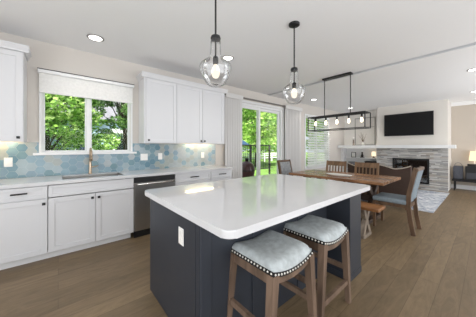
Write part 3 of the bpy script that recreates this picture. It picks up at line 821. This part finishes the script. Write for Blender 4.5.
MB().box(-.10, .12, -.20, .20, 0, .30, .008).build('box_body', M['black'], t)
MB().box(-.105, .125, -.205, .205, .30, .335, .006).build('lid', M['bronze'], t)
t = thing('storage_basket', 'grey basket on the lower niche shelf at its left end', 'basket', (8.95, 3.52, .445))
MB().lathe([(.10, 0), (.13, .10), (.135, .28), (.125, .28), (.12, .1), (.09, .02)], seg=18, cap0=True, cap1=True).build('basket_body', plain('grey_weave', srgb(110, 112, 116), .9, var=.2, vscale=40), t, True)
# decor on the mantel
t = thing('leaning_mirror', 'tall thin-framed mirror leaning on the niche wall above the mantel', 'mirror', (NX-.02, 3.10, 1.373))
m = MB()
for a, b, c, d in ((-.36, .36, 1.05, 1.08), (-.36, .36, 0, .03), (-.36, -.33, .03, 1.05), (.33, .36, .03, 1.05), (-.33, .33, .70, .715)): m.box(-.02, .012, a, b, c, d, .003)
m.build('mirror_frame', plain('silver_grey_frame', srgb(176, 172, 166), .4), t)
MB().box(-.004, .006, -.34, .34, .02, 1.06).build('mirror_glass', plain('pale_mirror', srgb(232, 228, 222), .35, spec=.6), t)
t = thing('vase', 'white vase of bare twigs standing on the mantel before the mirror', 'vase', (8.85, 3.07, 1.373))
MB().lathe([(.035, 0), (.05, .03), (.045, .09), (.022, .13), (.028, .15)], seg=18, cap0=True).build('vase_body', M['ceramic'], t, True)
m = MB(); rnd = random.Random(3)
for i in range(9):
    a = rnd.uniform(0, 2*PI); k_ = rnd.uniform(.06, .17); hh_ = rnd.uniform(.30, .52)
    m.tube([(0, 0, .05), (k_*.35*math.cos(a), k_*.35*math.sin(a), .22), (k_*math.cos(a)*.5, k_*math.sin(a), hh_)], [.006, .005, .003], 5)
m.build('twigs', M['twig'], t)
t = thing('candle_holder', 'tall grey pillar candle holder on the mantel at the mirror left side', 'candle holder', (8.80, 3.40, 1.373))
MB().lathe([(.05, 0), (.05, .015), (.02, .03), (.026, .12), (.018, .2), (.04, .22)], seg=16, cap0=True, cap1=True).build('holder', M['weathered'], t, True)
MB().tube([(0, 0, .22), (0, 0, .31)], .03, 14).build('candle', M['ceramic'], t, True)
# rug
tag(MB().box(5.66, 8.42, .70, 3.05, 0, .012, .003).build('area_rug', M['rug']), 'pale blue grey abstract rug in front of the fireplace', 'rug')
# settee with camel back, seen from behind
t = thing('settee', 'taupe camelback settee turned to the fireplace, its back behind the dining chairs', 'sofa', (5.42, 1.62, .013))
hl = .61
def top_z(y):
    a = abs(y)/hl
    return .83+.07*max(0, math.cos(a*PI*.95))**1.0*(a < .53)+(.075*((a-.53)/.47)**2 if a > .53 else 0)
n = 28
m = MB(); P = [(-hl+2*hl*i/n) for i in range(n+1)]
poly = [(y, top_z(y)) for y in P]+[(hl, .16), (-hl, .16)]
m.prism(poly, 0, 0.0, .14)
m.build('back', M['sofa_fab'], t)
MB().tube([(.0, y, top_z(y)+.004) for y in P], .011, 6).build('piping', M['piping'], t)
MB().box(.13, .50, -hl, hl, .16, .36, .02).build('seat_base', M['sofa_fab'], t)
MB().box(.14, .51, -hl+.13, hl-.13, .36, .47, .03, 3).build('seat_cushion', M['sofa_fab'], t)
for s in (-1, 1):
    MB().box(.10, .48, s*(hl-.065)-.06, s*(hl-.065)+.06, .30, .60, .03, 3).build('arm', M['sofa_fab'], t)
    for x in (.06, .45): MB().bar((x, s*(hl-.08), 0), (x, s*(hl-.08), .17), .035, .035, (0, 1, 0), .05, .05).build('leg', M['chair_wood'], t)
# console by the right wall with things on it
t = thing('console_table', 'low black console table against the right wall beside the fireplace', 'console', (9.32, .05, 0))
MB().box(-.20, .22, -.9, .66, .28, .335, .005).build('top', M['black'], t)
for s in (-.85, .61):
    for x in (-.17, .19): MB().bar((x, s, 0), (x, s, .28), .025, .025, (0, 1, 0)).build('leg', M['black'], t)
t = thing('tote_bag', 'dark grey structured bag with loop handle on the console by the stone', 'bag', (9.30, .585, .336))
MB().box(-.12, .12, -.105, .105, 0, .40, .035, 4).build('bag_body', plain('charcoal_felt', srgb(78, 80, 88), .85, var=.1, vscale=25), t, True)
pts = [(0, .085*math.cos(a), .37+.13*math.sin(a)) for a in [i*PI/10 for i in range(11)]]
MB().tube(pts, .008, 6).build('handle', plain('grey_strap', srgb(128, 126, 124), .8), t)
t = thing('stereo', 'black boxy stereo on the console at the right photo edge', 'stereo', (9.23, .235, .336))
MB().box(-.09, .10, -.20, .20, 0, .41, .012).build('cabinet', M['black'], t)
MB().box(-.095, -.09, -.17, .17, .05, .22).build('speaker_grille', plain('grey_grille', srgb(66, 68, 74), .8), t)
MB().box(-.07, .08, -.02, .16, .41, .48, .01).build('top_unit', M['bronze'], t)
t = thing('table_lamp', 'glowing table lamp behind the black stereo at the right photo edge', 'lamp', (9.455, .258, .336))
MB().lathe([(.07, 0), (.07, .02), (.03, .05), (.055, .2), (.05, .35), (.015, .44), (.012, .56)], seg=18, cap0=True, cap1=True).build('base', M['ceramic'], t, True)
MB().lathe([(.12, .56), (.09, .85)], seg=24).build('lamp_shade', M['shade_lit'], t, True)
MB().sphere((0, 0, .66), .03).build('bulb', M['bulb'], t, True)

# ------------------------------------------------------------------ outdoors
struct(MB().box(-30, 60, WY+.15, 60, -.6, -.30).build('lawn', M['lawn']))
struct(MB().box(2.2, 7.4, WY+.15, 6.6, -.30, -.04).build('deck', M['deck']))
t = thing('deck_railing', 'black metal railing along the far edge of the deck', 'railing', (4.9, 6.4, -.04))
for i in range(5): MB().box(-2.4+i*1.2-.03, -2.4+i*1.2+.03, -.03, .03, 0, 1.44, .004).build('post', M['black'], t)
MB().box(-2.43, 2.43, -.03, .03, 1.40, 1.45, .005).build('top_rail', M['black'], t)
MB().box(-2.43, 2.43, -.02, .02, .38, .42, .004).build('bottom_rail', M['black'], t)
m = MB()
for i in range(45): m.box(-2.37+i*.107-.008, -2.37+i*.107+.008, -.008, .008, .42, 1.40)
m.build('balusters', M['black'], t)
t = thing('kamado_grill', 'dark red egg-shaped grill standing on the deck outside the sliding door', 'grill', (4.52, 4.90, -.04))
MB().lathe([(.13, .36), (.20, .42), (.24, .52), (.25, .62)], seg=24, cap0=True).build('grill_bowl', M['grill'], t, True)
MB().lathe([(.252, .625), (.245, .72), (.20, .82), (.11, .89), (.07, .90)], seg=24, cap1=True).build('dome_lid', M['grill'], t, True)
MB().lathe([(.06, .89), (.055, .96), (.07, .965), (.06, 1.0)], seg=14, cap0=True, cap1=True).build('chimney', M['black'], t, True)
MB().lathe([(.256, .605), (.256, .64)], seg=24).build('band', M['black'], t, True)
for i in range(4):
    a = PI/4+i*PI/2
    MB().bar((.30*math.cos(a), .30*math.sin(a), 0), (.20*math.cos(a), .20*math.sin(a), .48), .04, .04).build('stand_leg', M['black'], t)
t = thing('patio_umbrella', 'navy patio umbrella standing on the lawn beyond the deck', 'umbrella', (7.15, 8.6, -.30))
MB().lathe([(.75, 1.72), (.42, 1.95), (.03, 2.12)], seg=8).build('canopy', M['umb'], t)
MB().tube([(0, 0, 0), (0, 0, 2.16)], .022, 8).build('pole', M['steel'], t)
MB().lathe([(.25, 0), (.25, .06), (.05, .09)], seg=16, cap0=True, cap1=True).build('base', M['black'], t)
t = thing('garden_fence', 'low white rail fence across the far lawn', 'fence', (15, 16.0, -.30))
for i in range(15): MB().box(-8.4+i*1.2-.06, -8.4+i*1.2+.06, -.06, .06, 0, .95).build('post', M['white_paint'], t)
for z in (.35, .62, .84): MB().box(-8.4, 8.4, -.025, .025, z, z+.11).build('rail', M['white_paint'], t)

def leaf_mesh(rnd, blobs, n, size):
    vs, fs = [], []
    for k_ in range(n):
        c, r = rnd.choice(blobs)
        while True:
            d = Vector((rnd.uniform(-1, 1), rnd.uniform(-1, 1), rnd.uniform(-1, 1)))
            if .25 < d.length <= 1: break
        d = d.normalized()*(d.length**.5)
        p = Vector(c)+Vector((d.x*r[0], d.y*r[1], d.z*r[2]))
        a = Vector((rnd.gauss(0, 1), rnd.gauss(0, 1), rnd.gauss(0, .6))).normalized()
        b = a.cross(Vector((rnd.gauss(0, 1), rnd.gauss(0, 1), rnd.gauss(0, 1)))).normalized()
        s = size*rnd.uniform(.6, 1.3)
        i = len(vs)
        vs += [p-a*s, p-b*s*.45, p+a*s, p+b*s*.45]; fs.append((i, i+1, i+2, i+3))
    me = bpy.data.meshes.new('foliage'); me.from_pydata([tuple(v) for v in vs], [], fs)
    return me
def make_tree(seed, hgt, rad, low, n, size, leaf, name, label, loc, group, nb=30, tr=.12, br=(.20, .36)):
    rnd = random.Random(seed); t = thing(name, label, 'tree', loc, 0, group)
    m = MB(); m.tube([(0, 0, 0), (.08, .03, hgt*.3), (-.04, .08, hgt*.55), (0, 0, hgt*.8)], [tr, tr*.75, tr*.55, tr*.25], 8)
    blobs = []
    for i in range(nb):
        a = rnd.uniform(0, 2*PI); q = rnd.uniform(.1, 1)**.6*rad; z = low+(hgt-low)*rnd.uniform(.08, 1)**.8
        q *= 1-.45*max(0, (z-low)/(hgt-low)-.4)
        c = (q*math.cos(a), q*math.sin(a), z); s = rad*rnd.uniform(*br)
        blobs.append((c, (s, s, s*.62)))
        m.tube([(0, 0, max(.3, z-.9)*.8), (c[0]*.5, c[1]*.5, z-.35), (c[0]*.9, c[1]*.9, z)], [.022, .016, .007], 5)
    m.build('trunk', M['bark'], t, True)
    me = leaf_mesh(rnd, blobs, n, size); me.materials.append(leaf)
    o = bpy.data.objects.new('foliage', me); COL.objects.link(o); o.parent = t
    return t
GA = 'garden trees'
def place(proto, rows):
    for x, y, r, k_, lb in rows:
        o = dup(proto, (x, y, -.3), r, lb); o.scale = (k_, k_, k_)
ta = make_tree(1, 5.4, 1.6, .35, 21000, .07, M['leafA'], 'tree', 'bright green leafy tree filling the left pane of the kitchen window', (-.30, 8.4, -.3), GA, 64, .07)
tb = make_tree(2, 5.4, 1.35, 1.0, 12000, .07, M['leafM'], 'tree', 'dark-trunked leafy tree in the right pane of the kitchen window', (2.3, 10.7, -.3), GA, 40, .13)
tq = make_tree(3, 8.0, 2.8, .7, 27000, .13, M['leafS'], 'tree', 'dense bright tree filling the view through the sliding door', (12.3, 12.3, -.3), GA, 80, .09, (.26, .40))
place(tq, ((18.8, 8.0, 4.0, .9, 'leafy tree seen through the slatted dining blind'),
           (17.6, 20.2, .5, 1.1, 'broad tree behind the other garden trees, beyond the left sliding door panel'),
           (22.8, 15.2, 2.5, 1.1, 'broad tree behind the other garden trees, beyond the right sliding door panel')))
place(ta, ((-4.3, 9.6, 1.0, 1.0, 'bushy tree behind the bright tree, far left in the kitchen window'),
           (-1.4, 14.6, 2.2, 1.1, 'leafy tree behind the bright one, towards the middle of the kitchen window')))
# neighbouring house
t = thing('neighbour_house', 'pale blue neighbouring house with white porch beyond the kitchen window', 'house', (1.7, 17.6, -.3))
MB().box(-6.5, 4.0, 0, 6, 0, 3.3).build('house_wall', M['siding'], t)
MB().prism([(-.6, 3.5), (3, 5.6), (6.6, 3.5)], 0, -7, 4.5).build('roof', M['roof'], t)
MB().box(.9, 4.0, -2.2, 0, 2.5, 2.8).build('porch_roof', M['white_paint'], t)
for x in (1.0, 2.4, 3.85): MB().box(x-.09, x+.09, -2.1, -1.92, 0, 2.5).build('porch_post', M['white_paint'], t)
MB().box(.9, 4.0, -2.1, -2.04, .75, .85).build('porch_rail', M['white_paint'], t)
for x in (-5, -2.6, -.4, 1.8): 
    wf = MB(); frame_rect(wf, x-.5, x+.5, 1.0, 2.3, .1, -.06, .0); wo = wf.build('house_window', M['white_paint'], t)
    MB().box(x-.42, x+.42, -.03, -.01, 1.08, 2.22).build('pane', M['win_dark'], wo)
